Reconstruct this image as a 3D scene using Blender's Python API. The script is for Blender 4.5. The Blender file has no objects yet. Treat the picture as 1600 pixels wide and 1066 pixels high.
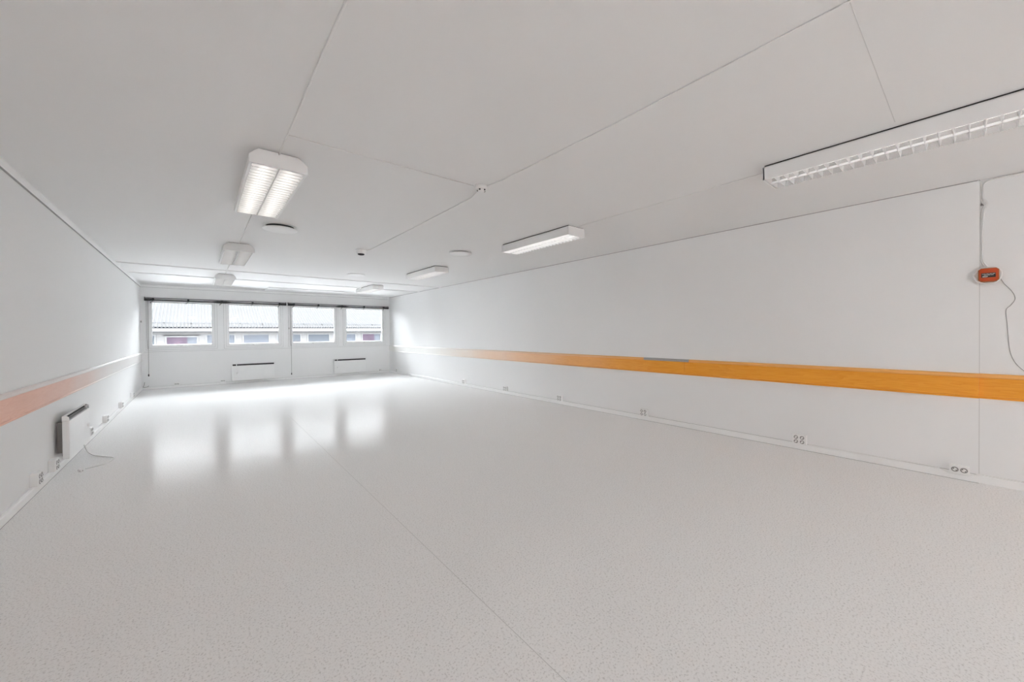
import bpy, bmesh, math, random
from mathutils import Vector, Matrix
random.seed(7)
SC = bpy.context.scene
COL = SC.collection
PI = math.pi
# room: x across (left wall 0), y towards the window wall, z up, metres
W, D, H = 6.2466, 12.991, 2.6
YB = -10.6            # rear wall behind the viewer
JY = -0.033          # step in the right wall
STEP = 0.02

# ------------------------------------------------------------------ materials
def s2l(c):
    return tuple(((v / 255) / 12.92 if v / 255 <= 0.04045 else ((v / 255 + 0.055) / 1.055) ** 2.4) for v in c)

class NT:
    def __init__(s, name):
        s.m = bpy.data.materials.new(name); s.m.use_nodes = True
        s.t = s.m.node_tree; s.b = s.t.nodes['Principled BSDF']; s.out = s.t.nodes['Material Output']
    def n(s, typ, **kw):
        o = s.t.nodes.new(typ)
        for k, v in kw.items():
            if k.startswith('_'): setattr(o, k[1:], v)
            else: o.inputs[k.replace('__', ' ')].default_value = v
        return o
    def l(s, a, b): s.t.links.new(a, b)

def mat(name, col, rough=0.5, metal=0.0, spec=0.5, bump=None, mottle=None):
    """plain painted or moulded surface; bump=(scale, strength, distance), mottle=(scale, amount)"""
    k = NT(name); b = k.b
    c = tuple(col) + (1,)
    b.inputs['Base Color'].default_value = c; b.inputs['Roughness'].default_value = rough
    b.inputs['Metallic'].default_value = metal; b.inputs['Specular IOR Level'].default_value = spec
    tc = k.n('ShaderNodeTexCoord')
    if mottle is None: mottle = (6.0, 0.03)
    nz = k.n('ShaderNodeTexNoise', Scale=mottle[0], Detail=3.0); k.l(tc.outputs['Object'], nz.inputs['Vector'])
    mx = k.n('ShaderNodeMix', _data_type='RGBA'); k.l(nz.outputs['Fac'], mx.inputs['Factor'])
    mx.inputs['A'].default_value = tuple(v * (1 - mottle[1]) for v in col) + (1,)
    mx.inputs['B'].default_value = tuple(min(1, v * (1 + mottle[1])) for v in col) + (1,)
    k.l(mx.outputs['Result'], b.inputs['Base Color'])
    if bump:
        n2 = k.n('ShaderNodeTexNoise', Scale=bump[0], Detail=4.0); k.l(tc.outputs['Object'], n2.inputs['Vector'])
        bp = k.n('ShaderNodeBump', Strength=bump[1], Distance=bump[2]); k.l(n2.outputs['Fac'], bp.inputs['Height'])
        k.l(bp.outputs['Normal'], b.inputs['Normal'])
    return k.m

def emit(name, col, strength):
    k = NT(name)
    k.b.inputs['Base Color'].default_value = (0.85, 0.85, 0.84, 1)
    k.b.inputs['Emission Color'].default_value = tuple(col) + (1,)
    k.b.inputs['Emission Strength'].default_value = strength
    return k.m

M = {}
M['wall'] = mat('painted_wall', (0.885, 0.885, 0.885), 0.55, spec=0.35, bump=(90, 0.12, 0.004), mottle=(1.2, 0.012))
M['ceiling'] = mat('ceiling_paint', (0.835, 0.830, 0.826), 0.5, spec=0.4, bump=(2.2, 0.25, 0.02), mottle=(1.0, 0.012))
M['trim'] = mat('trim_paint', (0.92, 0.92, 0.918), 0.38)
M['casing'] = mat('casing_paint', (0.89, 0.892, 0.895), 0.4)
M['plastic'] = mat('white_plastic', (0.92, 0.918, 0.91), 0.35)
M['cable'] = mat('white_cable', (0.86, 0.855, 0.845), 0.45)
M['enamel'] = mat('white_enamel', (0.90, 0.90, 0.898), 0.3)
M['louvre'] = mat('louvre_white', (0.64, 0.64, 0.64), 0.32)
M['blade'] = mat('bright_blade', (0.92, 0.92, 0.92), 0.3, metal=0.6)
M['alu'] = mat('brushed_reflector', (0.88, 0.88, 0.885), 0.22, metal=0.85)
M['dark'] = mat('dark_gap', (0.03, 0.03, 0.032), 0.7)
M['shadowgap'] = mat('grey_caulk', (0.30, 0.29, 0.285), 0.8)
M['jointline'] = mat('pale_joint', (0.66, 0.655, 0.65), 0.8)
M['softgap'] = mat('caulk_and_shade', (0.40, 0.395, 0.39), 0.8)  # grey of caulk joints and of painted shade lines
M['black'] = mat('black_steel', (0.028, 0.029, 0.034), 0.38)
M['grey_rail'] = mat('grey_rail', (0.30, 0.30, 0.31), 0.4, metal=0.4)
M['grey'] = mat('grey_plastic', (0.42, 0.41, 0.40), 0.5)
M['steel'] = mat('galvanised_steel', (0.36, 0.35, 0.34), 0.45, metal=0.6)
M['cord_dark'] = mat('thin_grey_cord', (0.33, 0.32, 0.31), 0.6)
M['orange'] = mat('orange_plastic', (0.60, 0.075, 0.012), 0.35)
M['brown'] = mat('amber_plastic', (0.42, 0.17, 0.05), 0.4)
M['label_black'] = mat('black_label', (0.02, 0.016, 0.015), 0.4)
M['label_white'] = mat('white_print', (0.75, 0.73, 0.70), 0.5)
M['tube_lit'] = emit('lit_fluorescent_tube', (1.0, 0.955, 0.90), 2.1)
M['tube_row'] = emit('row_fluorescent_tube', (1.0, 0.97, 0.94), 5.5)
M['tube_dim'] = emit('dim_fluorescent_tube', (1.0, 0.97, 0.93), 0.7)
M['opal_fill'] = emit('fill_diffuser', (0.985, 0.992, 1.0), 6.9)  # glow of the fill lights added behind the viewer
M['tube_off'] = mat('unlit_fluorescent_tube', (0.80, 0.79, 0.77), 0.3)
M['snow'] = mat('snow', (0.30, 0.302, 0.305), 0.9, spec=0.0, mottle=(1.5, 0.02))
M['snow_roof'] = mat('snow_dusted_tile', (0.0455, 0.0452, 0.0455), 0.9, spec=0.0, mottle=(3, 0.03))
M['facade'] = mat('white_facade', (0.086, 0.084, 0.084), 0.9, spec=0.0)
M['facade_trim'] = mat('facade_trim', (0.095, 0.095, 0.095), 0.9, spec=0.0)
M['eave_dark'] = mat('eave_shade', (0.010, 0.011, 0.014), 0.9, spec=0.0)
M['edge_dark'] = mat('dark_edge_and_shade', (0.009, 0.009, 0.010), 0.9, spec=0.0)
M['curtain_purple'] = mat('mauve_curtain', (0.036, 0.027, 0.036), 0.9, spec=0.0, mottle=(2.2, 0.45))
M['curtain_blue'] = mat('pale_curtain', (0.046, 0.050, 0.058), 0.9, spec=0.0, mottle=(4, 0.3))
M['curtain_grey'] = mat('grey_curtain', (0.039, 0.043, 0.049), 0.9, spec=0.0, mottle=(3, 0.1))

def floor_mat():
    k = NT('speckled_vinyl'); b = k.b; tc = k.n('ShaderNodeTexCoord')
    base = (0.90, 0.897, 0.894)
    v1 = k.n('ShaderNodeTexNoise', Scale=110.0, Detail=2.0, Roughness=0.6); k.l(tc.outputs['Object'], v1.inputs['Vector'])
    r1 = k.n('ShaderNodeValToRGB'); k.l(v1.outputs['Fac'], r1.inputs['Fac'])
    e = r1.color_ramp.elements
    e[0].position = 0.30; e[0].color = (0.66, 0.652, 0.645, 1)
    e[1].position = 0.46; e[1].color = base + (1,)
    x = r1.color_ramp.elements.new(0.60); x.color = base + (1,)
    x = r1.color_ramp.elements.new(0.74); x.color = (0.94, 0.938, 0.935, 1)
    # flecks
    vo = k.n('ShaderNodeTexVoronoi', Scale=70.0); k.l(tc.outputs['Object'], vo.inputs['Vector'])
    lt = k.n('ShaderNodeMath', _operation='LESS_THAN'); k.l(vo.outputs['Distance'], lt.inputs[0]); lt.inputs[1].default_value = 0.16
    sc = k.n('ShaderNodeSeparateColor'); k.l(vo.outputs['Color'], sc.inputs['Color'])
    l2 = k.n('ShaderNodeMath', _operation='LESS_THAN'); k.l(sc.outputs['Red'], l2.inputs[0]); l2.inputs[1].default_value = 0.35
    mu = k.n('ShaderNodeMath', _operation='MULTIPLY'); k.l(lt.outputs[0], mu.inputs[0]); k.l(l2.outputs[0], mu.inputs[1])
    m1 = k.n('ShaderNodeMix', _data_type='RGBA'); k.l(mu.outputs[0], m1.inputs['Factor']); k.l(r1.outputs['Color'], m1.inputs['A'])
    m1.inputs['B'].default_value = (0.69, 0.68, 0.672, 1)
    k.l(m1.outputs['Result'], b.inputs['Base Color'])
    # sheen: worn vinyl with a rolling, streaky surface
    b.inputs['Specular IOR Level'].default_value = 0.0
    n2 = k.n('ShaderNodeTexNoise', Scale=1.1, Detail=4.0, Roughness=0.65)
    mp = k.n('ShaderNodeMapping'); mp.inputs['Scale'].default_value = (1.0, 2.6, 1.0); mp.inputs['Rotation'].default_value = (0, 0, -0.12)
    k.l(tc.outputs['Object'], mp.inputs['Vector']); k.l(mp.outputs['Vector'], n2.inputs['Vector'])
    rr = k.n('ShaderNodeMath', _operation='MULTIPLY_ADD'); k.l(n2.outputs['Fac'], rr.inputs[0])
    rr.inputs[1].default_value = 0.10; rr.inputs[2].default_value = 0.085
    gl = k.n('ShaderNodeBsdfGlossy'); k.l(rr.outputs[0], gl.inputs['Roughness']); gl.inputs['Color'].default_value = (1, 1, 1, 1)
    # matt wear layer: weak sheen that rises a little towards grazing view
    lw = k.n('ShaderNodeLayerWeight', Blend=0.5)
    pw = k.n('ShaderNodeMath', _operation='POWER'); k.l(lw.outputs['Facing'], pw.inputs[0]); pw.inputs[1].default_value = 4.0
    fm = k.n('ShaderNodeMath', _operation='MULTIPLY_ADD'); k.l(pw.outputs[0], fm.inputs[0]); fm.inputs[1].default_value = 0.095; fm.inputs[2].default_value = 0.003
    ms = k.n('ShaderNodeMixShader'); k.l(fm.outputs[0], ms.inputs[0]); k.l(b.outputs[0], ms.inputs[1]); k.l(gl.outputs[0], ms.inputs[2])
    k.l(ms.outputs[0], k.out.inputs['Surface'])
    n3 = k.n('ShaderNodeTexNoise', Scale=6.0, Detail=6.0, Roughness=0.65); k.l(mp.outputs['Vector'], n3.inputs['Vector'])
    bp = k.n('ShaderNodeBump', Strength=0.35, Distance=0.0032); k.l(n3.outputs['Fac'], bp.inputs['Height'])
    k.l(bp.outputs['Normal'], gl.inputs['Normal'])
    return k.m
M['floor'] = floor_mat()

def wood(name, dark, light, pale, y0, y1):
    """varnished wood with long grain along local y; whitening by window glare is painted in from y0 to y1 (window end)"""
    k = NT(name); b = k.b; tc = k.n('ShaderNodeTexCoord')
    mp = k.n('ShaderNodeMapping'); mp.inputs['Scale'].default_value = (8.0, 0.55, 9.0); k.l(tc.outputs['Object'], mp.inputs['Vector'])
    nz = k.n('ShaderNodeTexNoise', Scale=1.6, Detail=3.0, Distortion=0.6); k.l(mp.outputs['Vector'], nz.inputs['Vector'])
    ml = k.n('ShaderNodeMath', _operation='MULTIPLY'); k.l(nz.outputs['Fac'], ml.inputs[0]); ml.inputs[1].default_value = 9.0
    fr = k.n('ShaderNodeMath', _operation='FRACT'); k.l(ml.outputs[0], fr.inputs[0])
    fine = k.n('ShaderNodeTexNoise', Scale=14.0, Detail=4.0); k.l(mp.outputs['Vector'], fine.inputs['Vector'])
    ad = k.n('ShaderNodeMath', _operation='MULTIPLY_ADD'); k.l(fr.outputs[0], ad.inputs[0]); ad.inputs[1].default_value = 0.55
    k.l(fine.outputs['Fac'], ad.inputs[2])
    cr = k.n('ShaderNodeMapRange'); k.l(ad.outputs[0], cr.inputs['Value'])
    cr.inputs['From Min'].default_value = 0.3; cr.inputs['From Max'].default_value = 1.2
    mx = k.n('ShaderNodeMix', _data_type='RGBA'); k.l(cr.outputs['Result'], mx.inputs['Factor'])
    mx.inputs['A'].default_value = dark + (1,); mx.inputs['B'].default_value = light + (1,)
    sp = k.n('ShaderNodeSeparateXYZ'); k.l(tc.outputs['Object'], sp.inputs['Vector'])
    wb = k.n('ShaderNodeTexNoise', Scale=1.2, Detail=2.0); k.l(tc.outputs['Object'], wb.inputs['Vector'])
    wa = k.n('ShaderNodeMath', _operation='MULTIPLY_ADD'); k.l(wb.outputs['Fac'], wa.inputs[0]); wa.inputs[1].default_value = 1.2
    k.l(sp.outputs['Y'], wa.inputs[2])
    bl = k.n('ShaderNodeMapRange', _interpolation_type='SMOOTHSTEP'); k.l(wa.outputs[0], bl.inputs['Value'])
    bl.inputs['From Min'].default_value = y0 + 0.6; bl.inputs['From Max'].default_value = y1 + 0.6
    m2 = k.n('ShaderNodeMix', _data_type='RGBA'); k.l(bl.outputs['Result'], m2.inputs['Factor'])  # glare near the windows painted as a fade to pale
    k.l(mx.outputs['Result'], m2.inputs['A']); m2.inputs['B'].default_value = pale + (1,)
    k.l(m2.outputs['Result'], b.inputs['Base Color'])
    b.inputs['Roughness'].default_value = 0.38
    return k.m
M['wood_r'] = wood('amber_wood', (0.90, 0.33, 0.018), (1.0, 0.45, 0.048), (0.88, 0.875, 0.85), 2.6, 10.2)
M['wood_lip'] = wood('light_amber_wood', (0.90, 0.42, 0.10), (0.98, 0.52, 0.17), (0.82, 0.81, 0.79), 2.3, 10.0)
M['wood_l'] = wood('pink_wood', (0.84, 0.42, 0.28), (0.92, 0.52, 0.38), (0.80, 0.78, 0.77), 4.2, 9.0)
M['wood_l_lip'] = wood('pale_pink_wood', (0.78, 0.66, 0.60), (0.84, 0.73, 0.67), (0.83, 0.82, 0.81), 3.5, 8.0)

def glass():
    k = NT('window_glass'); t = k.t
    t.nodes.remove(k.b)
    tr = k.n('ShaderNodeBsdfTransparent'); tr.inputs['Color'].default_value = (0.97, 0.98, 0.985, 1)
    gl = k.n('ShaderNodeBsdfGlossy'); gl.inputs['Roughness'].default_value = 0.02
    fr = k.n('ShaderNodeFresnel'); fr.inputs['IOR'].default_value = 1.45
    mx = k.n('ShaderNodeMixShader'); k.l(fr.outputs[0], mx.inputs[0]); k.l(tr.outputs[0], mx.inputs[1]); k.l(gl.outputs[0], mx.inputs[2])
    k.l(mx.outputs[0], k.out.inputs['Surface'])
    return k.m
M['glass'] = glass()

# ------------------------------------------------------------------ mesh helpers
class MB:
    def __init__(s): s.b = bmesh.new()
    def box(s, x0, x1, y0, y1, z0, z1, bev=0.0):
        vs = [s.b.verts.new((x, y, z)) for z in (z0, z1) for y in (y0, y1) for x in (x0, x1)]
        fs = [s.b.faces.new([vs[i] for i in f]) for f in ((0, 2, 3, 1), (4, 5, 7, 6), (0, 1, 5, 4), (2, 6, 7, 3), (0, 4, 6, 2), (1, 3, 7, 5))]
        if bev:
            es = list({e for f in fs for e in f.edges})
            bmesh.ops.bevel(s.b, geom=es, offset=bev, segments=2, affect='EDGES', profile=0.5)
        return s
    def tube(s, pts, r, seg=8, smooth=True):
        pts = [Vector(p) for p in pts]
        rings = []; up = Vector((0.13, 0.31, 0.94)).normalized()
        for i, p in enumerate(pts):
            t = ((pts[min(i + 1, len(pts) - 1)] - pts[max(i - 1, 0)])).normalized()
            a = t.cross(up)
            if a.length < 1e-3: a = t.cross(Vector((1, 0, 0)))
            a.normalize(); b = t.cross(a).normalized()
            rings.append([s.b.verts.new(p + (a * math.cos(q) + b * math.sin(q)) * r) for q in [2 * PI * j / seg for j in range(seg)]])
        for A, B in zip(rings, rings[1:]):
            for j in range(seg):
                f = s.b.faces.new((A[j], A[(j + 1) % seg], B[(j + 1) % seg], B[j])); f.smooth = smooth
        s.b.faces.new(rings[0][::-1]); s.b.faces.new(rings[-1])
        return s
    def prism(s, prof, a, b, axis='y'):
        """2-D outline extruded from a to b; the outline is (x,z) for y, (y,z) for x, (x,y) for z"""
        mk = {'y': lambda p, t: (p[0], t, p[1]), 'x': lambda p, t: (t, p[0], p[1]), 'z': lambda p, t: (p[0], p[1], t)}[axis]
        A = [s.b.verts.new(mk(p, a)) for p in prof]; B = [s.b.verts.new(mk(p, b)) for p in prof]
        n = len(prof)
        for i in range(n): s.b.faces.new((A[i], A[(i + 1) % n], B[(i + 1) % n], B[i]))
        s.b.faces.new(A[::-1]); s.b.faces.new(B)
        return s
    def lathe(s, prof, c, axis='z', seg=40, smooth=True):
        """profile of (radius, height) about an axis through c"""
        c = Vector(c)
        ax = {'z': lambda r, h, q: Vector((r * math.cos(q), r * math.sin(q), h)),
              'x': lambda r, h, q: Vector((h, r * math.cos(q), r * math.sin(q))),
              'y': lambda r, h, q: Vector((r * math.sin(q), h, r * math.cos(q)))}[axis]
        rings = []
        for r, h in prof:
            if r < 1e-6: rings.append([s.b.verts.new(c + ax(0, h, 0))])
            else: rings.append([s.b.verts.new(c + ax(r, h, 2 * PI * j / seg)) for j in range(seg)])
        for A, B in zip(rings, rings[1:]):
            for j in range(seg):
                j2 = (j + 1) % seg
                if len(A) == 1 and len(B) == 1: continue
                if len(A) == 1: f = s.b.faces.new((A[0], B[j2], B[j]))
                elif len(B) == 1: f = s.b.faces.new((A[j], A[j2], B[0]))
                else: f = s.b.faces.new((A[j], A[j2], B[j2], B[j]))
                f.smooth = smooth
        for R in (rings[0], rings[-1]):
            if len(R) > 1: s.b.faces.new(R)
        return s
    def slab(s, xs, zs, holes, y0, y1):
        """wall sheet in the xz plane cut by a grid, without the cells in holes, from y0 to y1 thick"""
        V = {}
        def v(i, j, y):
            if (i, j, y) not in V: V[i, j, y] = s.b.verts.new((xs[i], y, zs[j]))
            return V[i, j, y]
        solid = {(i, j) for i in range(len(xs) - 1) for j in range(len(zs) - 1)} - set(holes)
        for i, j in solid:
            for y in (y0, y1):
                q = [v(i, j, y), v(i + 1, j, y), v(i + 1, j + 1, y), v(i, j + 1, y)]
                s.b.faces.new(q if y == min(y0, y1) else q[::-1])
            for di, dj, e in ((0, -1, ((i, j), (i + 1, j))), (0, 1, ((i, j + 1), (i + 1, j + 1))), (-1, 0, ((i, j), (i, j + 1))), (1, 0, ((i + 1, j), (i + 1, j + 1)))):
                if (i + di, j + dj) not in solid:
                    a, b = e; s.b.faces.new((v(*a, y0), v(*b, y0), v(*b, y1), v(*a, y1)))
        return s
    def ring(s, x0, x1, z0, z1, w, y0, y1, wb=None):
        wb = wb or w
        return s.slab([x0, x0 + w, x1 - w, x1], [z0, z0 + wb, z1 - w, z1], [(1, 1)], y0, y1)
    def obj(s, name, m, parent=None, loc=None, rot=None):
        bmesh.ops.recalc_face_normals(s.b, faces=s.b.faces)
        me = bpy.data.meshes.new(name); s.b.to_mesh(me); s.b.free()
        me.materials.append(M[m] if isinstance(m, str) else m)
        o = bpy.data.objects.new(name, me); COL.objects.link(o)
        if parent: o.parent = parent
        if loc: o.location = loc
        if rot: o.rotation_euler = rot
        return o

def tag(o, label, cat, group=None, kind=None):
    o['label'] = label; o['category'] = cat
    if group: o['group'] = group
    if kind: o['kind'] = kind
    return o
def thing(name, loc, label, cat, group=None, rotz=0):
    o = bpy.data.objects.new(name, None); COL.objects.link(o); o.location = loc; o.rotation_euler = (0, 0, rotz)
    o.empty_display_size = 0.1
    return tag(o, label, cat, group)
def struct(o):
    o['kind'] = 'structure'; return o
def dup(o, loc=None, label=None, group=None, rotz=None, parent=None):
    c = o.copy(); COL.objects.link(c)
    if parent: c.parent = parent
    for ch in o.children: dup(ch, parent=c)
    if loc: c.location = loc
    if rotz is not None: c.rotation_euler = (0, 0, rotz)
    if label: c['label'] = label
    if group: c['group'] = group
    return c

# ------------------------------------------------------------------ room shell
struct(MB().box(-0.2, W + 0.2, YB - 0.2, D + 0.25, -0.12, 0).obj('floor', 'floor'))
struct(MB().box(-0.2, W + 0.2, YB - 0.2, D + 0.25, H, H + 0.15).obj('ceiling', 'ceiling'))
struct(MB().box(-0.2, 0, YB - 0.2, D + 0.25, 0, H).obj('wall_left', 'wall'))
struct(MB().prism([(W, D + 0.25), (W, JY), (W + STEP, JY), (W + STEP, YB - 0.2), (W + 0.22, YB - 0.2), (W + 0.22, D + 0.25)], 0, H, 'z').obj('wall_right', 'wall'))
struct(MB().box(0, W + STEP, YB - 0.2, YB, 0, H).obj('wall_rear', 'wall'))
# glazing: clear openings of the four windows
GL = [(0.200, 1.377), (1.735, 2.912), (3.268, 4.445), (4.813, 5.988)]
GZ0, GZ1 = 1.083, 2.165
FB = 0.105           # frame and sash width around the glass
xs = [0]; holes = []
for a, b in GL:
    xs += [a - FB + 0.02, b + FB - 0.02]
xs += [W]
zs = [0, GZ0 - FB + 0.02, GZ1 + FB - 0.02, H]
struct(MB().slab(xs, zs, [(1, 1), (3, 1), (5, 1), (7, 1)], D, D + 0.25).obj('wall_back', 'wall'))
# painted casing board all around the window band
xs2 = [0.05]
for a, b in GL: xs2 += [a - FB + 0.003, b + FB - 0.003]
xs2 += [W - 0.02]
struct(MB().slab(xs2, [0.935, GZ0 - FB + 0.003, GZ1 + FB - 0.003, 2.30], [(1, 1), (3, 1), (5, 1), (7, 1)], D - 0.008, D).obj('trim_1', 'casing'))
for i, (a, b) in enumerate(GL):
    f = MB().ring(a - FB, b + FB, GZ0 - FB, GZ1 + FB, 0.045, D - 0.016, D + 0.10).obj('window_%d' % (i + 1), 'casing')
    struct(f)
    MB().ring(a - 0.062, b + 0.062, GZ0 - 0.062, GZ1 + 0.062, 0.062, D - 0.007, D + 0.055).obj('sash', 'casing', f)
    MB().ring(a - 0.0615, b + 0.0615, GZ0 - 0.0615, GZ1 + 0.0615, 0.005, D - 0.0105, D - 0.006).obj('gap_strip', 'softgap', f)  # grey ring paints the shaded gap between sash and frame
    MB().ring(a - FB - 0.004, b + FB + 0.004, GZ0 - FB - 0.004, GZ1 + FB + 0.004, 0.0045, D - 0.0105, D - 0.001).obj('joint_shade', 'softgap', f)  # grey ring paints the shade line between frame and casing
    MB().box(a - 0.004, b + 0.004, D + 0.022, D + 0.028, GZ0 - 0.004, GZ1 + 0.004).obj('glass_pane', 'glass', f)
    MB().ring(a, b, GZ0, GZ1, 0.006, D + 0.010, D + 0.021).obj('glazing_bead', 'trim', f)
    cx = (a + b) / 2 + 0.04
    h = MB().box(cx - 0.055, cx + 0.055, D - 0.028, D - 0.007, GZ0 - 0.030, GZ0 - 0.006, 0.003).obj('handle', 'plastic', f)
    MB().tube([(cx - 0.05, D - 0.020, GZ0 - 0.012), (cx - 0.10, D - 0.034, GZ0 - 0.018)], 0.006).obj('catch', 'grey', h)
# skirtings
struct(MB().prism([(0, 0), (0.014, 0), (0.014, 0.058), (0.009, 0.066), (0, 0.066)], YB, D, 'y').obj('baseboard_left', 'trim'))
struct(MB().prism([(W, 0), (W - 0.014, 0), (W - 0.014, 0.062), (W - 0.009, 0.070), (W, 0.070)], JY, D, 'y').obj('baseboard_right', 'trim'))
struct(MB().prism([(W + STEP, 0), (W + STEP - 0.014, 0), (W + STEP - 0.014, 0.058), (W + STEP - 0.009, 0.066), (W + STEP, 0.066)], YB, JY - 0.001, 'y').obj('baseboard_front', 'trim'))
struct(MB().prism([(D, 0), (D - 0.014, 0), (D - 0.014, 0.055), (D - 0.009, 0.062), (D, 0.062)], 0.014, W - 0.014, 'x').obj('baseboard_back', 'trim'))
# cornices and ceiling battens
struct(MB().prism([(0, H), (0, H - 0.062), (0.014, H - 0.062), (0.018, H - 0.055), (0.018, H)], YB, D, 'y').obj('trim_2', 'trim'))
struct(MB().prism([(D, H), (D, H - 0.062), (D - 0.014, H - 0.062), (D - 0.018, H - 0.055), (D - 0.018, H)], 0.018, W, 'x').obj('trim_3', 'trim'))
struct(MB().prism([(W, H), (W, H - 0.007), (W - 0.004, H - 0.007), (W - 0.004, H)], JY, D - 0.018, 'y').obj('trim_4', 'softgap'))
struct(MB().box(0.018, W - 0.004, 9.29, 9.34, H - 0.014, H).obj('trim_5', 'ceiling'))
struct(MB().box(0.018, W - 0.004, 10.61, 10.66, H - 0.014, H).obj('trim_6', 'ceiling'))
struct(MB().box(2.54, 4.72, 11.84, D - 0.25, H - 0.018, H, 0.003).obj('trim_7', 'ceiling'))
struct(MB().box(3.02, 4.40, 0.306, 0.3095, H - 0.001, H).obj('trim_8', 'jointline'))
# weld between the two vinyl sheets of the floor
struct(MB().prism([(2.112, -1.0), (2.1152, -1.0), (2.2182, 7.2), (2.215, 7.2)], 0, 0.0006, 'z').obj('trim_9', 'jointline'))
# dirt and caulk lines at floor, grey skirting tops, painted shade under cornice, casing
struct(MB().box(0, 0.016, YB, D - 0.014, 0, 0.003).obj('trim_12', 'softgap'))
struct(MB().box(W - 0.016, W, JY, D - 0.014, 0, 0.003).obj('trim_13', 'softgap'))
struct(MB().box(0.016, W - 0.016, D - 0.016, D, 0, 0.003).obj('trim_14', 'softgap'))
struct(MB().box(W - 0.004, W, JY, D - 0.014, 0.070, 0.073).obj('trim_15', 'softgap'))
struct(MB().box(0, 0.0145, YB, D - 0.019, H - 0.0655, H - 0.062).obj('trim_16', 'softgap'))  # shade under the left cornice, painted as a grey strip
struct(MB().box(0.05, W - 0.02, D - 0.0085, D, 0.931, 0.935).obj('trim_17', 'softgap'))  # shade under the casing board, painted as a grey strip
struct(MB().box(0.018, W, D - 0.0145, D, H - 0.066, H - 0.062).obj('trim_18', 'softgap'))  # shade under the back cornice, painted as a grey strip
struct(MB().box(W + 0.001, W + STEP - 0.0005, JY - 0.004, JY, 0.08, 0.730).obj('trim_19', 'jointline'))
struct(MB().box(W + 0.001, W + STEP - 0.0005, JY - 0.004, JY, 0.944, H - 0.004).obj('trim_21', 'jointline'))
struct(MB().box(0.014, W - 0.014, D - 0.004, D, 0.062, 0.065).obj('trim_20', 'softgap'))
# left trunking strip on top of the skirting
struct(MB().box(0, 0.012, YB, 5.4, 0.070, 0.083, 0.002).obj('trim_10', 'trim'))
struct(MB().box(0, 0.010, 6.7, 10.9, 0.070, 0.080, 0.002).obj('trim_11', 'trim'))

# ------------------------------------------------------------------ wall rails
def rail(name, loc, sgn, spans, mb, ml, mu, label, joint=None, greylip=None, thick=0.020):
    """sgn -1: on the right wall (sticks out towards -x)"""
    t = thing(name, loc, label, 'wall rail')
    for y0, y1 in spans:
        MB().box(min(0, sgn * thick), max(0, sgn * thick), y0, y1, 0.018, 0.176, 0.0015).obj('board', mb, t)
    y0, y1 = spans[0][0], spans[-1][1]
    lips = [(y0, y1)] if not greylip else [(y0, greylip[0]), (greylip[1], y1)]
    e = thick + 0.006
    prof = [(0, 0.178), (sgn * e, 0.178), (sgn * (e + .002), 0.184), (sgn * (e - .004), 0.203), (sgn * 0.012, 0.212), (0, 0.212)]
    for a, b in lips: MB().prism(prof, a, b, 'y').obj('top_lip', ml, t)
    if greylip:
        g = MB().prism(prof, greylip[0], greylip[1], 'y').obj('top_lip', mu, t); g['label'] = 'grey length of top lip'
    MB().prism([(0, 0), (sgn * (thick + .003), 0), (sgn * (thick + .005), 0.008), (sgn * thick, 0.017), (0, 0.017)], y0, y1, 'y').obj('bottom_moulding', mb, t)
    return t
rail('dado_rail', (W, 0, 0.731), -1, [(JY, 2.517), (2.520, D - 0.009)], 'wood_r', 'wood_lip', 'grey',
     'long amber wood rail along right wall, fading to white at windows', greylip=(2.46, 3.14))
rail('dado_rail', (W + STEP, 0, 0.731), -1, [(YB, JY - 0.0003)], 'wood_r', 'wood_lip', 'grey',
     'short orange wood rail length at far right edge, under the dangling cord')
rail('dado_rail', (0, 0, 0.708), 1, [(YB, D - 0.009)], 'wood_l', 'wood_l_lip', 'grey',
     'pinkish wood rail along left wall above the panel heater')

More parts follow.
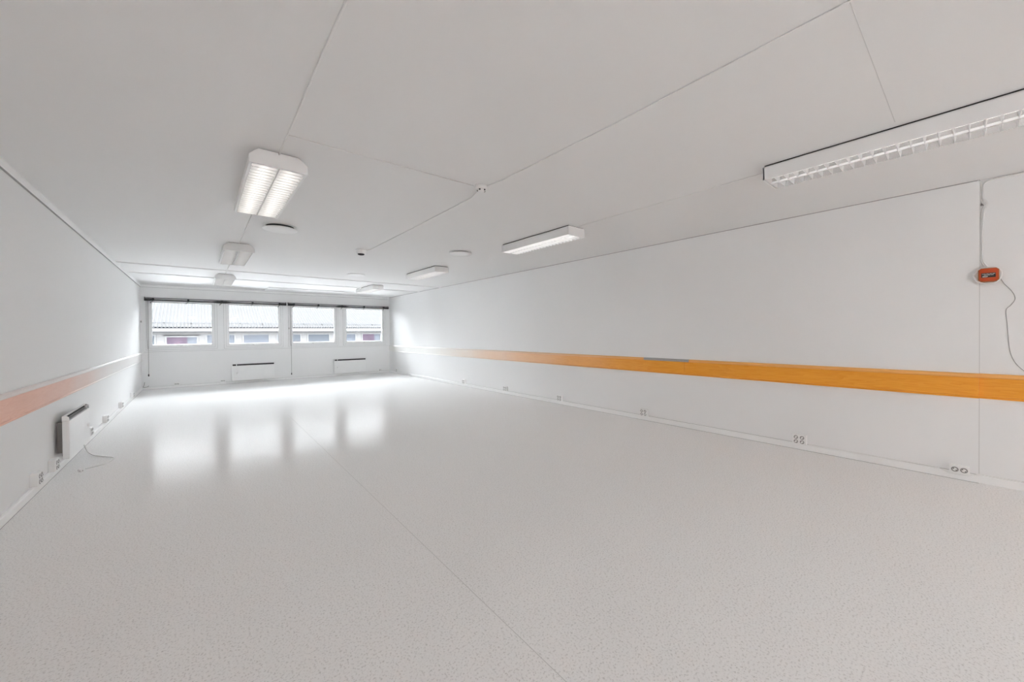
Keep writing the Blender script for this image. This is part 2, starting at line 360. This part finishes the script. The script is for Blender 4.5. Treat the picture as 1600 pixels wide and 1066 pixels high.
# ------------------------------------------------------------------ ceiling luminaires
def luminaire(name, wide, length, style, tube, loc, label, group, blade=None):
    t = thing(name, loc, label, 'ceiling light', group)      # origin on the ceiling, near end; z down is negative
    hw = wide / 2
    mw = hw - (0.055 if style == 'L' else 0.012)
    mz = -0.028 if style == 'L' else -0.008
    # mounting tray against the ceiling
    if style == 'L':
        MB().prism([(-mw, -0.004), (mw, -0.004), (mw + 0.03, mz), (-mw - 0.03, mz)], 0.012, length - 0.012, 'y').obj('mounting_tray', 'enamel', t)
        MB().box(-mw + 0.004, mw - 0.004, 0.02, length - 0.02, -0.006, 0).obj('gap_strip', 'dark', t)
    else:
        MB().box(-mw, mw, 0.012, length - 0.012, mz, 0).obj('mounting_tray', 'dark', t)  # tray coloured dark to paint the shadow gap above the housing
    # housing: inverted tray, open below, as one cross-section
    zb = -0.112
    c = 0.030 if style == 'L' else 0.012                     # chamfer of the shoulders
    rim = 0.016 if style == 'L' else 0.006
    prof = [(-hw + c, mz), (hw - c, mz), (hw, mz - c), (hw, zb), (hw - rim, zb), (hw - rim, mz - c - 0.004), (hw - c - 0.004, mz - 0.006),
            (-hw + c + 0.004, mz - 0.006), (-hw + rim, mz - c - 0.004), (-hw + rim, zb), (-hw, zb), (-hw, mz - c)]
    MB().prism(prof, 0.004, length - 0.004, 'y').obj('housing', 'enamel', t)
    endp = [(-hw, zb), (hw, zb), (hw, mz - c), (hw - c, mz), (-hw + c, mz), (-hw, mz - c)]
    for y in (0, length - 0.012):
        MB().prism(endp, y, y + 0.012, 'y').obj('end_cap', 'enamel', t)
    iw = hw - rim - 0.001
    y0, y1 = 0.014, length - 0.014
    lm = 'louvre' if style == 'L' else 'alu'
    zt = -0.066
    # lane reflectors: curved flanks either side of each lane
    for sx in (-1, 1):
        xo, xi = sx * iw, 0.0
        mid = (xo + xi) / 2; half = abs(xo - xi) / 2
        pr = []
        for q in range(9):
            a = -1 + 2 * q / 8
            pr.append((mid + half * a * (1 if abs(a) < .99 else .985), zb + 0.002 + 0.066 * (1 - abs(a) ** 2.6)))
        pr2 = pr + [(x, z + 0.004) for x, z in pr[::-1]]
        MB().prism(pr2, y0, y1, 'y').obj('reflector', 'enamel' if style == 'L' else 'alu', t)
        MB().tube([(mid, y0 + 0.02, zb + 0.036), (mid, y1 - 0.02, zb + 0.036)], 0.013, 10).obj('fluorescent_tube', tube, t)
    # louvre: central spine, cross blades wedge-shaped from thick top to thin lower edge
    lv = MB()
    lv.box(-0.004 if style == 'L' else -0.007, 0.004 if style == 'L' else 0.007, y0, y1, zb, zt + 0.012)
    n = int(round((y1 - y0) / 0.0605))
    for i in range(n + 1):
        y = y0 + (y1 - y0) * i / n
        y = min(max(y, y0 + 0.004), y1 - 0.004)
        th = 0.004 if style == 'L' else 0.008
        if style == 'L': lv.prism([(y - 0.004, zb), (y + 0.004, zb), (y + 0.001, zb + 0.012), (y + 0.001, zt - 0.006), (y - 0.001, zt - 0.006), (y - 0.001, zb + 0.012)], -iw, iw, 'x')
        else: lv.prism([(y - 0.0012, zb), (y + 0.0012, zb), (y + th, zt - 0.012), (y - th, zt - 0.012)], -iw, iw, 'x')
    lv.obj('louvre', blade or ('louvre' if style == 'L' else 'blade'), t)
    return t
LX, RX = 1.535, 4.615
grp = 'fluorescent ceiling lights'
L1 = luminaire('fluorescent_light', 0.352, 1.352, 'L', 'tube_lit', (LX, 3.085, H), 'wide white ceiling light in the left row, brightly lit and nearest', grp)
L2 = luminaire('fluorescent_light', 0.352, 1.352, 'L', 'tube_dim', (LX, 6.455, H), 'dull grey-louvred ceiling light, middle of the left row', grp, 'louvre')
L3 = dup(L2, (LX, 9.83, H), 'dull grey-louvred ceiling light in the left row, nearest the windows')
R2 = luminaire('fluorescent_light', 0.29, 1.275, 'R', 'tube_row', (RX, 3.045, H), 'slim ceiling light with bright louvre, second in the right row from the viewer', grp)
R3 = dup(R2, (RX + 0.03, 6.385, H), 'slim ceiling light in the right row, third from the viewer, near round vent')
R4 = dup(R2, (RX + 0.05, 9.74, H), 'slim ceiling light in the right row, nearest the windows')
R1 = luminaire('fluorescent_light', 0.29, 1.275, 'R', 'tube_dim', (RX - 0.005, -0.235, H), 'large near ceiling light cut by right edge of photo, mirror louvre', grp)
# unseen opal luminaires added behind the viewer as fill light for the room
bk = 'added fill lights behind the viewer'
B1 = thing('fill_ceiling_light', (0.8, -5.6, H), 'added opal fill light on the unseen ceiling behind the viewer', 'ceiling light', bk)
MB().slab([-0.17, -0.155, 0.155, 0.17], [0, 0.015, 1.335, 1.35], [(1, 1)], 0, 0.09).obj('housing', 'enamel', B1, rot=(PI / 2, 0, 0), loc=(0, 1.35, -0.09))  # housing of the added fill light
MB().box(-0.156, 0.156, 0.014, 1.336, -0.072, -0.064).obj('fill_light_diffuser', 'opal_fill', B1)
MB().box(-0.156, 0.156, 0.014, 1.336, -0.02, 0).obj('fill_light_tray', 'enamel', B1)
for y in (-5.6, -7.3, -9.0):
    for x in (0.8, 1.9, 3.0):
        if (x, y) != (0.8, -5.6): dup(B1, (x, y, H))

# ------------------------------------------------------------------ ceiling discs, detectors
def disc(loc, label, gap=0.030, r=0.178):
    t = thing('ceiling_vent', loc, label, 'vent', 'round ceiling vents')
    MB().lathe([(r * 0.80, 0), (r * 0.80, -gap - 0.004)], (0, 0, 0)).obj('neck', 'dark', t)
    MB().lathe([(r * 0.96, 0), (r * 0.98, -0.006), (r * 0.90, -0.008), (r * 0.82, -0.006)], (0, 0, 0)).obj('collar', 'trim', t)
    MB().lathe([(0, -gap), (r - 0.004, -gap), (r, -gap - 0.004), (r - 0.003, -gap - 0.009), (r * 0.6, -gap - 0.013), (0, -gap - 0.014)], (0, 0, 0)).obj('cover_plate', 'trim', t)
disc((1.842, 5.19, H), 'round white ceiling vent with dark gap, just past the lit left light', 0.032)
disc((4.27, 5.12, H), 'round ceiling vent showing a dark arc, between two right lights', 0.020)
disc((3.69, 8.35, H), 'flat grey-white round ceiling vent in front of the ceiling battens', 0.006)

t = thing('motion_detector', (2.99, 2.715, H), 'white ceiling detector with dark slots where two cables meet', 'detector')
MB().lathe([(0.052, 0), (0.052, -0.020), (0.046, -0.030), (0, -0.030)], (0, 0, 0)).obj('base', 'plastic', t)
hd = MB().lathe([(0.036, -0.030), (0.034, -0.040), (0.020, -0.050), (0, -0.053)], (0, 0, 0)).obj('sensor_head', 'plastic', t)
for q, dz in ((0.3, 0), (1.6, 0), (-1.0, 0), (2.9, 0), (4.1, 0)):
    MB().box(0.026, 0.038, -0.006, 0.006, -0.043, -0.033).obj('slot', 'dark', t, rot=(0, 0, q + 3.4))
t = thing('smoke_detector', (3.0, 5.90, H), 'white cylindrical smoke detector at the far end of the ceiling cable', 'detector')
MB().lathe([(0.075, 0), (0.075, -0.012), (0.066, -0.016), (0.066, -0.052), (0.060, -0.058), (0, -0.058)], (0, 0, 0)).obj('body', 'plastic', t)
MB().lathe([(0.048, -0.058), (0.046, -0.070), (0.030, -0.076), (0, -0.076)], (0, 0, 0)).obj('sensor_grille', 'dark', t)

# ceiling cables
def cable(name, pts, r, label, m='cable', cat='cable', seg=6):
    return tag(MB().tube(pts, r, seg).obj(name, m), label, cat)
zc = H - 0.004
cable('ceiling_cable', [(LX, YB, zc), (LX - .003, 2.0, zc), (LX + .002, 2.6, zc), (LX, 3.05, zc - .004), (LX, 3.095, zc - 0.008)], 0.0055, 'white cable running along ceiling into the lit left light')
cable('ceiling_cable', [(LX, 4.44, zc), (LX, 6.465, zc)], 0.005, 'short white ceiling cable between first and second left lights')
cable('ceiling_cable', [(LX, 7.81, zc), (LX, 9.28, zc), (LX, 9.29, zc - .012), (LX, 9.345, zc - .012), (LX, 9.36, zc), (LX, 9.84, zc)], 0.007, 'short white ceiling cable crossing batten between second and third left lights')
cable('ceiling_cable', [(LX + .008, 2.785, zc), (2.1, 2.775, zc), (2.93, 2.745, zc)], 0.004, 'thin white ceiling cable crossing from left cable to the slotted detector')
cable('ceiling_cable', [(3.035, YB, zc), (3.04, 0.3, zc), (3.06, 1.4, zc), (3.05, 2.5, zc), (3.02, 2.68, zc)], 0.0045, 'long white ceiling cable from top of photo to the slotted detector')
cable('ceiling_cable', [(3.01, 2.76, zc), (3.075, 3.0, zc), (3.09, 4.4, zc), (3.09, 5.75, zc), (3.06, 5.85, zc)], 0.004, 'thin ceiling cable from slotted detector on to the cylindrical one')
cable('ceiling_cable', [(RX, 1.03, zc + .002), (RX, 3.06, zc + .002)], 0.003, 'faint ceiling cable between the two nearest right lights')

# ------------------------------------------------------------------ wall sockets
def socket(loc, face, label, n=2, rows=2, w=0.125, h=0.105, dep=0.045, name='wall_socket', grp='surface sockets above the skirting'):
    """face: rotation about z so that local -y looks into the room; origin at lower wall-side centre"""
    t = thing(name, loc, label, 'socket', grp, rotz=face)
    MB().box(-w / 2, w / 2, -dep, 0, 0, h, 0.004).obj('back_box', 'plastic', t)
    MB().box(-w / 2 + 0.006, w / 2 - 0.006, -dep - 0.004, -dep + 0.001, 0.006, h - 0.006, 0.0015).obj('face_plate', 'plastic', t)
    rr = min((w - 0.016) / n, (h - 0.014) / rows) / 2 * 0.86
    for i in range(n):
        for j in range(rows):
            cx = (i - (n - 1) / 2) * (w - 0.014) / n
            cz = h / 2 + (j - (rows - 1) / 2) * (h - 0.012) / rows
            c = (cx, -dep - 0.0045, cz)
            s_ = MB().lathe([(rr, -0.002), (rr, 0.001), (rr * 0.90, 0.0025), (rr * 0.86, -0.0005), (0, -0.0005)], c, 'y', 20).obj('socket_well', 'steel', t)
            MB().lathe([(rr * 0.62, -0.004), (rr * 0.62, 0.0005), (0, 0.0005)], c, 'y', 16).obj('socket_core', 'plastic', s_)
            for sx in (-1, 1):
                MB().lathe([(rr * 0.17, -0.006), (rr * 0.17, -0.0035), (0, -0.0035)], (c[0] + sx * rr * 0.36, c[1], c[2] - sx * rr * .30), 'y', 10).obj('pin_hole', 'dark', s_)
    return t
RT, LF, BK = -PI / 2, PI / 2, 0.0   # local -y towards: right wall -> -x ; left wall -> +x ; back wall -> -y
s4 = socket((W, 1.225, 0.066), RT, 'four-way white socket on right wall, second from the right edge')
dup(s4, (W, 3.135, 0.066), 'four-way white socket on right wall, third counted from the right edge')
dup(s4, (W, 4.855, 0.066), 'four-way white socket on right wall, fourth counted from the right edge')
dup(s4, (W, 6.475, 0.066), 'four-way white socket on right wall, fifth counted from the right edge')
dup(s4, (W, 8.14, 0.066), 'four-way white socket on right wall, sixth from right edge, farthest of the clear ones')
dup(s4, (W, 12.31, 0.062), 'small pale socket on right wall tucked in the far window corner')
socket((W, 0.074, 0.058), RT, 'double socket with two round wells on right wall beside the wall step', 2, 1, 0.118, 0.072, 0.040)
dup(s4, (0, 4.975, 0.088), 'white socket box on left wall, nearest the viewer', rotz=LF)
dup(s4, (0, 5.475, 0.072), 'white socket box on left wall just in front of the heater', rotz=LF)
dup(s4, (0, 6.99, 0.090), 'white socket box on left wall just beyond the heater', rotz=LF)
dup(s4, (0, 8.06, 0.070), 'white socket box on left wall, second one beyond the heater', rotz=LF)
dup(s4, (0, 9.50, 0.070), 'white socket box on left wall, third one beyond the heater', rotz=LF)
dup(s4, (0, 10.97, 0.070), 'white socket box on left wall, closest to the windows', rotz=LF)
s2 = socket((0.65, D, 0.062), BK, 'low white socket on window wall below the leftmost window', 2, 1, 0.105, 0.070, 0.040)
dup(s2, (1.59, D, 0.062), 'low white socket on window wall just left of the left heater')
dup(s2, (5.885, D, 0.062), 'low white socket on window wall right of the right heater')

# ------------------------------------------------------------------ panel heaters
def heater(loc, rot, ln, z0, z1, label, knob_left=True, stand=0.045, dep=0.05, name='panel_heater'):
    """local -y looks into the room; x along the wall; origin at wall under the middle"""
    t = thing(name, loc, label, 'heater', 'white panel heaters', rotz=rot)
    h = ln / 2; f = -stand - dep
    zs_ = z1 - 0.048
    MB().box(-h, h, f, -stand, z0, zs_, 0.006).obj('panel', 'enamel', t)
    # upper shell with a slanted brow that carries the outlet grille
    for a, b in ((-h, -h + 0.018), (h - 0.018, h)):
        MB().prism([(f + 0.002, zs_ + 0.001), (-stand, zs_ + 0.001), (-stand, z1), (f + 0.022, z1), (f + 0.004, z1 - 0.014)], a, b, 'x').obj('brow_end', 'enamel', t)
    MB().box(-h + 0.018, h - 0.018, -stand - 0.020, -stand, zs_ + 0.001, z1, 0.002).obj('top_cover', 'enamel', t)
    MB().box(-h + 0.018, h - 0.018, f + 0.020, -stand - 0.020, zs_ + 0.001, z1 - 0.008).obj('grille_recess', 'dark', t)
    kx = -h + 0.105 if knob_left else h - 0.105
    for q in range(2):
        z = zs_ + 0.012 + q * 0.013
        y = f + 0.008 + q * 0.005
        MB().box(-h + 0.018, h - 0.018, y, y + 0.012, z, z + 0.0035).obj('grille_bar', 'black' if knob_left else 'steel', t)
    MB().box(kx - 0.008, kx + 0.008, f + 0.004, f + 0.03, zs_ + 0.001, z1 - 0.006).obj('grille_divider', 'enamel', t)
    MB().lathe([(0.020, 0.004), (0.020, -0.003), (0.016, -0.012), (0, -0.012)], (kx, f, z0 + (z1 - z0) * 0.45), 'y', 20).obj('control_knob', 'plastic', t)
    for x in (-h + 0.12, h - 0.16):
        MB().box(x, x + 0.04, -stand, 0, z0 + 0.04, zs_ - 0.03).obj('wall_bracket', 'steel', t)
    MB().box(-h + 0.05, h - 0.05, -stand - 0.001, -stand + 0.012, z0 + 0.02, zs_ - 0.02).obj('back_plate', 'steel', t)
    return t
heater((2.285, D, 0), BK, 1.005, 0.078, 0.538, 'white panel heater with black slot under second window, the left one', stand=0.055, dep=0.060)
heater((4.895, D, 0), BK, 1.0, 0.088, 0.538, 'white panel heater with black slot under right windows, the right one', stand=0.055, dep=0.060)
hl = heater((0, 6.055, 0), LF, 0.90, 0.135, 0.552, 'white panel heater on left wall with loose cord on floor', knob_left=False, stand=0.055, dep=0.048)
c = tag(bpy.data.objects.new('power_cord', None), 'white power cord with plug lying on floor under the left heater', 'cord'); COL.objects.link(c)
pp = [(0.080, 6.33, 0.132), (0.082, 6.36, 0.085), (0.10, 6.36, 0.03), (0.16, 6.24, 0.006), (0.25, 6.10, 0.0055), (0.33, 5.99, 0.0055), (0.362, 5.92, 0.0055), (0.352, 5.83, 0.0055), (0.315, 5.71, 0.0055), (0.25, 5.66, 0.006), (0.205, 5.60, 0.012)]
def smooth(p, n=6):
    p = [Vector(q) for q in p]; o = []
    for i in range(len(p) - 1):
        a, b, c_, d = p[max(i - 1, 0)], p[i], p[i + 1], p[min(i + 2, len(p) - 1)]
        for k in range(n):
            u = k / n
            o.append(0.5 * ((2 * b) + (-a + c_) * u + (2 * a - 5 * b + 4 * c_ - d) * u * u + (-a + 3 * b - 3 * c_ + d) * u ** 3))
    return o + [p[-1]]
MB().tube(smooth(pp), 0.0045, 8).obj('wire', 'cable', c)
pl = MB().lathe([(0.006, -0.052), (0.009, -0.030), (0.017, -0.022), (0.0185, 0.0), (0.017, 0.012), (0, 0.012)], (0, 0, 0), 'y', 18).obj('plug', 'plastic', c, loc=(0.182, 5.535, 0.019), rot=(0, 0, PI + 0.35))
for sx in (-1, 1):
    MB().tube([(sx * 0.0095, 0.010, 0), (sx * 0.0095, 0.031, 0)], 0.0024).obj('pin', 'steel', pl)

# ------------------------------------------------------------------ blind rails over the windows
def blind(x0, x1, label, chain_x, flip):
    t = thing('blind_rail', (x0, D - 0.008, 2.20), label, 'blind', 'black blind rails over the windows')
    ln = x1 - x0
    MB().box(0, ln, -0.035, -0.012, 0.058, 0.086, 0.003).obj('head_profile', 'grey_rail', t)
    MB().tube([(0.02, -0.062, 0.020), (ln - 0.02, -0.062, 0.020)], 0.0155, 14).obj('roller_tube', 'black', t)
    for a, b in ((0, 0.15), (ln - 0.15, ln)):
        MB().box(a, b, -0.088, 0, -0.002, 0.052, 0.006).obj('end_housing', 'black', t)
    for a in (0.0, ln - 0.012):
        MB().box(a, a + 0.012, -0.045, 0, 0.05, 0.094, 0.003).obj('end_cap', 'black', t)
    m = ln / 2
    MB().prism([(m - 0.30, 0.020), (m - 0.10, 0.052), (m + 0.10, 0.052), (m + 0.30, 0.020), (m + 0.1, -0.004), (m - 0.1, -0.004)], -0.085, -0.02, 'y').obj('centre_coupling', 'black', t)
    for x in (0.16, ln * 0.272, m, ln * 0.728, ln - 0.17):
        b = MB().box(x - 0.02, x + 0.02, -0.082, 0, 0.0, 0.066, 0.004).obj('bracket', 'black', t)
        MB().tube(smooth([(x, -0.07, 0.01), (x - 0.015, -0.088, -0.016), (x - 0.04, -0.094, -0.035), (x - 0.045, -0.094, -0.062)], 4), 0.0075, 8).obj('hook', 'black' if abs(x - ln * .272) > .01 and abs(x - ln * .728) > .01 else 'grey_rail', b)
    cx = chain_x - x0
    for k, (dx, zb) in enumerate(((0, -1.84 if not flip else -2.03), (-0.022, -1.2))):
        ch = MB().tube([(cx + dx, -0.055, 0.0), (cx + dx, -0.050, -0.9), (cx + dx * 0.3 - 0.004, -0.048, zb)], 0.0042, 6).obj('pull_cord', 'cord_dark', t)
        if k == 0:
            MB().lathe([(0.004, 0.03), (0.012, 0.022), (0.013, -0.020), (0.008, -0.03), (0, -0.03)], (cx - 0.004, -0.048, zb), 'z', 12).obj('cord_weight', 'black', ch)
    return t
blind(0.074, 3.105, 'black blind rail over the two left windows, pull cord at left end', 0.137, False)
blind(3.148, 6.195, 'black blind rail over the two right windows, pull cord at its left end', 3.225, True)
# small fittings by the windows
tag(MB().box(0.0, 0.022, D - 0.06, D - 0.008, 1.66, 1.705, 0.003).obj('cord_cleat', 'grey'), 'small dark cord cleat in the left window corner', 'cleat')
t = thing('cord_cleat', (3.178, D - 0.008, 1.50), 'small grey cord cleat on the middle post between windows', 'cleat')
MB().box(-0.008, 0.008, -0.010, 0, 0, 0.05, 0.002).obj('plate', 'grey', t)
MB().tube([(0, -0.016, 0.0), (0, -0.022, 0.048)], 0.005).obj('horn', 'steel', t)
t = thing('mounted_junction_box', (0.036, D, 2.388), 'small white junction box high in the left window corner', 'box')
MB().box(-0.034, 0.034, -0.035, 0, 0, 0.115, 0.004).obj('body', 'casing', t)
MB().box(-0.036, 0.030, -0.039, -0.034, 0.004, 0.111, 0.002).obj('cover', 'casing', t)
cable('corner_cord', smooth([(0.055, D - 0.02, 0.19), (0.045, D - 0.02, 0.12), (0.03, D - 0.02, 0.070), (0.10, D - 0.022, 0.070), (0.13, D - 0.02, 0.10)], 5), 0.005, 'thin cable loop on skirting in the left window corner', 'cord_dark')

# ------------------------------------------------------------------ orange box and wall cables by the step
bx = W + STEP
t = thing('mounted_junction_box', (bx, -0.082, 1.722), 'orange junction box with black label on the right wall', 'box')
MB().prism([(-0.056, 0.016), (-0.040, 0.0), (0.040, 0.0), (0.056, 0.016), (0.056, 0.100), (0.040, 0.116), (-0.040, 0.116), (-0.056, 0.100)], -0.052, 0, 'x').obj('housing', 'brown', t)
fr = MB(); fr.prism([(-0.050, 0.018), (-0.038, 0.006), (0.038, 0.006), (0.050, 0.018), (0.050, 0.098), (0.038, 0.110), (-0.038, 0.110), (-0.050, 0.098)], -0.062, -0.050, 'x')
fr.obj('cover', 'orange', t)
lb = MB().box(-0.0635, -0.0615, -0.037, 0.039, 0.036, 0.074).obj('label_plate', 'label_black', t)
for k, (z, parts) in enumerate(((0.0655, ((-0.034, -0.020), (-0.017, -0.004), (-0.001, 0.012), (0.015, 0.035))), (0.0565, ((-0.026, -0.012), (-0.009, 0.006), (0.009, 0.024))), (0.0475, ((0.004, 0.012), (0.015, 0.032))), (0.0415, ((0.006, 0.033),)))):
    for a, b in parts:
        MB().box(-0.0642, -0.0634, a, b, z - 0.0022, z + 0.0022).obj('print', 'label_white', lb)
for z in (0.092, 0.021):
    MB().lathe([(0.0038, -0.064), (0.0038, -0.061), (0, -0.061)], (0, -0.002, z), 'x', 12).obj('screw', 'brown', t)
lo = [(-0.045, -0.004, 1.78), (-0.045, -0.024, 1.732), (-0.045, -0.066, 1.709), (-0.045, -0.115, 1.714), (-0.045, -0.143, 1.752), (-0.045, -0.147, 1.805), (-0.045, -0.12, 1.838), (-0.045, -0.067, 1.843), (-0.045, -0.022, 1.822), (-0.045, -0.003, 1.782)]
cable('cord_loop', smooth([(bx + x, y, z) for x, y, z in lo]), 0.0070, 'white cable looped around the orange junction box', 'cable')
zz = H - 0.012
cable('wall_cable', smooth([(bx - .008, -1.6, zz), (bx - .008, -0.30, zz), (bx - .008, -0.13, zz - .002), (bx - .009, -0.062, zz - .02), (bx - .014, -0.052, zz - .09), (bx - .014, -0.052, 2.44), (bx - .016, -0.072, 2.39), (bx - .014, -0.060, 2.33), (bx - .015, -0.050, 2.2), (bx - .015, -0.050, 1.96), (bx - .016, -0.062, 1.88), (bx - .016, -0.085, 1.843)], 5), 0.0065, 'white cable down the wall step, bending off along the ceiling edge')
cable('wall_cable', smooth([(W - .006, -0.024, 2.595), (bx - .008, -0.041, 2.56), (bx - .008, -0.041, 2.44), (bx - .012, -0.046, 2.40), (bx - .014, -0.062, 2.375), (bx - .010, -0.044, 2.32), (bx - .009, -0.040, 2.1), (bx - .009, -0.040, 1.97), (bx - .010, -0.050, 1.89), (bx - .016, -0.070, 1.843)], 5), 0.005, 'white cable tight in the wall step above the orange box')
t = thing('cable_clip', (bx, -0.045, 2.385), 'grey clip pinching cables on the right wall step', 'clip')
MB().box(-0.016, 0, -0.012, 0.011, -0.006, 0.012, 0.002).obj('saddle', 'steel', t)
MB().tube([(-0.022, 0.0, 0.003), (-0.002, 0.0, 0.003)], 0.003).obj('nail', 'dark', t)
cd = smooth([(bx - .02, -0.140, 1.757), (bx - .004, -0.165, 1.70), (bx - .003, -0.205, 1.63), (bx - .003, -0.219, 1.57), (bx - .003, -0.198, 1.52), (bx - .003, -0.174, 1.478), (bx - .003, -0.180, 1.36), (bx - .003, -0.190, 1.18), (bx - .003, -0.205, 1.09), (bx - .003, -0.235, 1.02), (bx - .004, -0.29, 0.95)], 6)
cable('signal_cord', cd, 0.0019, 'thin grey cord dangling crookedly from the orange box to the rail', 'cord_dark', 'cord')
cable('skirting_cable', smooth([(W - .006, 1.15, 0.074), (W - .006, 0.7, 0.075), (W - .006, 0.24, 0.076), (W - .010, 0.19, 0.068), (W - .018, 0.138, 0.048), (W - .020, 0.10, 0.046), (W - .020, 0.03, 0.050), (W - .012, -0.02, 0.070), (W + .005, -0.05, 0.075), (bx - .006, -0.10, 0.074), (bx - .006, -0.6, 0.073), (bx - .006, -1.6, 0.073)], 5), 0.0042, 'white cable on right skirting running past the double socket')

# ------------------------------------------------------------------ outside: snow and the building opposite
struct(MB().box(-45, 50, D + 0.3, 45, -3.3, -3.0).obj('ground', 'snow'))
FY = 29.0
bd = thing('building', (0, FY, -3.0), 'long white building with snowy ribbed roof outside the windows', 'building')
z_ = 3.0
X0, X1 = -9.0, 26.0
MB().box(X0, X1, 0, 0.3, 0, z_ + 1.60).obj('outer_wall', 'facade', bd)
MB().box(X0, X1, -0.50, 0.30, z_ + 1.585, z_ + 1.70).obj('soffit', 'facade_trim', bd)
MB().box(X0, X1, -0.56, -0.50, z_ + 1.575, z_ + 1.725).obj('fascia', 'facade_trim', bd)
MB().box(X0, X1, -0.57, -0.48, z_ + 1.535, z_ + 1.574).obj('soffit_shade', 'edge_dark', bd)  # soffit shadow painted as a dark strip below the fascia
MB().box(X0, X1, -0.50, -0.46, z_ + 1.735, z_ + 1.86).obj('eave_shade_board', 'eave_dark', bd)  # dark board paints the shade under the tile ends
# corrugated tile roof, one sheet
per = 0.158; sl = math.tan(math.radians(23.5)); rb = MB()
xs_ = []; x = X0
while x < X1:
    for fx, fz in ((0, 0), (0.22, 0.006), (0.42, 0.032), (0.58, 0.044), (0.74, 0.032), (0.92, 0.006)):
        xs_.append((x + fx * per, fz))
    x += per
rows = []
for d_ in (0, 0.30, 0.301, 15.0):
    st = 0.0 if d_ < 0.3005 else 0.014
    rows.append([rb.b.verts.new((px, -0.60 + d_, z_ + 1.785 + d_ * sl + pz * 1.35 + st)) for px, pz in xs_])
for A, B in zip(rows, rows[1:]):
    for j in range(len(A) - 1): rb.b.faces.new((A[j], A[j + 1], B[j + 1], B[j]))
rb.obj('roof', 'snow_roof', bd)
sg = MB().tube([(X0, -0.15, z_ + 2.075), (X1, -0.15, z_ + 2.075)], 0.012).obj('snow_guard', 'curtain_grey', bd)
x = X0 + 0.5
while x < X1:
    MB().prism([(-0.20, z_ + 1.94), (-0.12, z_ + 1.96), (-0.13, z_ + 2.09), (-0.17, z_ + 2.09)], x - 0.018, x + 0.018, 'x').obj('guard_bracket', 'edge_dark', sg)
    x += 1.16
wl = [(-2.11, 'curtain_grey'), (-0.283, 'curtain_purple'), (1.50, 'curtain_blue'), (3.29, 'curtain_blue'), (5.11, 'curtain_grey'), (6.915, 'curtain_grey'), (8.71, 'curtain_blue'), (10.55, 'curtain_purple'), (12.36, 'curtain_grey'), (14.2, 'curtain_blue')]
for i, (x, cm) in enumerate(wl):
    low = 0.10 if i == 1 else 0
    zt_, zb_ = z_ + 1.365 - low, z_ + 0.872
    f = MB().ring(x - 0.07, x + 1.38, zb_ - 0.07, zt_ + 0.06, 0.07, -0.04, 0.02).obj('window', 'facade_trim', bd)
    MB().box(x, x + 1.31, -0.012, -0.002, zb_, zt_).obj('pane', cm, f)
    if cm == 'curtain_purple':
        MB().box(x + 0.88, x + 1.31, -0.016, -0.0125, zb_, zt_).obj('side_curtain', 'curtain_blue', f)
    else:
        MB().box(x, x + 1.31, -0.022, -0.0125, zb_ + 0.24, zb_ + 0.265).obj('glazing_bar', 'curtain_grey', f)
        MB().box(x + 0.36, x + 0.385, -0.022, -0.0125, zb_, zt_).obj('glazing_bar', 'curtain_grey', f)
    if i == 1:
        MB().box(x - 0.14, x + 1.46, -0.10, 0, zt_ + 0.075, zt_ + 0.105).obj('canopy', 'edge_dark', f)

# ------------------------------------------------------------------ daylight
wd = bpy.data.worlds.new('overcast'); SC.world = wd; wd.use_nodes = True
nt = wd.node_tree; bg = nt.nodes['Background']
tc = nt.nodes.new('ShaderNodeTexCoord'); sp = nt.nodes.new('ShaderNodeSeparateXYZ'); nt.links.new(tc.outputs['Generated'], sp.inputs['Vector'])
mr = nt.nodes.new('ShaderNodeMapRange'); nt.links.new(sp.outputs['Z'], mr.inputs['Value'])
mr.inputs['From Min'].default_value = -0.1; mr.inputs['From Max'].default_value = 1.0
mr.inputs['To Min'].default_value = 0.75; mr.inputs['To Max'].default_value = 1.25
mx = nt.nodes.new('ShaderNodeMix'); mx.data_type = 'RGBA'; mx.blend_type = 'MULTIPLY'; mx.inputs['Factor'].default_value = 1
mx.inputs['A'].default_value = (0.94, 0.972, 1.0, 1); nt.links.new(mr.outputs['Result'], mx.inputs['B'])
nt.links.new(mx.outputs['Result'], bg.inputs['Color'])
bg.inputs['Strength'].default_value = 12.3

# ------------------------------------------------------------------ camera
cam = bpy.data.cameras.new('camera'); co = bpy.data.objects.new('camera', cam); COL.objects.link(co)
F, yaw, pitch, roll = 594.58965, 0.68994, -0.00927, -0.00823
cam.sensor_fit = 'HORIZONTAL'; cam.sensor_width = 36.0; cam.lens = F * 36.0 / 1600
cam.shift_y = -6.49537 / 1600; cam.clip_start = 0.05; cam.clip_end = 200
fw = Vector((math.sin(yaw) * math.cos(pitch), math.cos(yaw) * math.cos(pitch), math.sin(pitch)))
rt = Vector((math.cos(yaw), -math.sin(yaw), 0)); up = rt.cross(fw)
r2 = rt * math.cos(roll) + up * math.sin(roll); u2 = -rt * math.sin(roll) + up * math.cos(roll)
mw = Matrix(((r2.x, u2.x, -fw.x, 1.07974), (r2.y, u2.y, -fw.y, 0), (r2.z, u2.z, -fw.z, 1.32115), (0, 0, 0, 1)))
co.matrix_world = mw
SC.camera = co

vs = SC.view_settings
SC.display_settings.display_device = 'sRGB'
vs.view_transform = 'Standard'; vs.look = 'None'; vs.gamma = 1.0; vs.exposure = 1.17; vs.use_curve_mapping = False
SC.cycles.max_bounces = 14; SC.cycles.diffuse_bounces = 12; SC.cycles.glossy_bounces = 6; SC.cycles.transparent_max_bounces = 12
SC.cycles.caustics_reflective = False; SC.cycles.caustics_refractive = False
SC.cycles.sample_clamp_indirect = 8.0
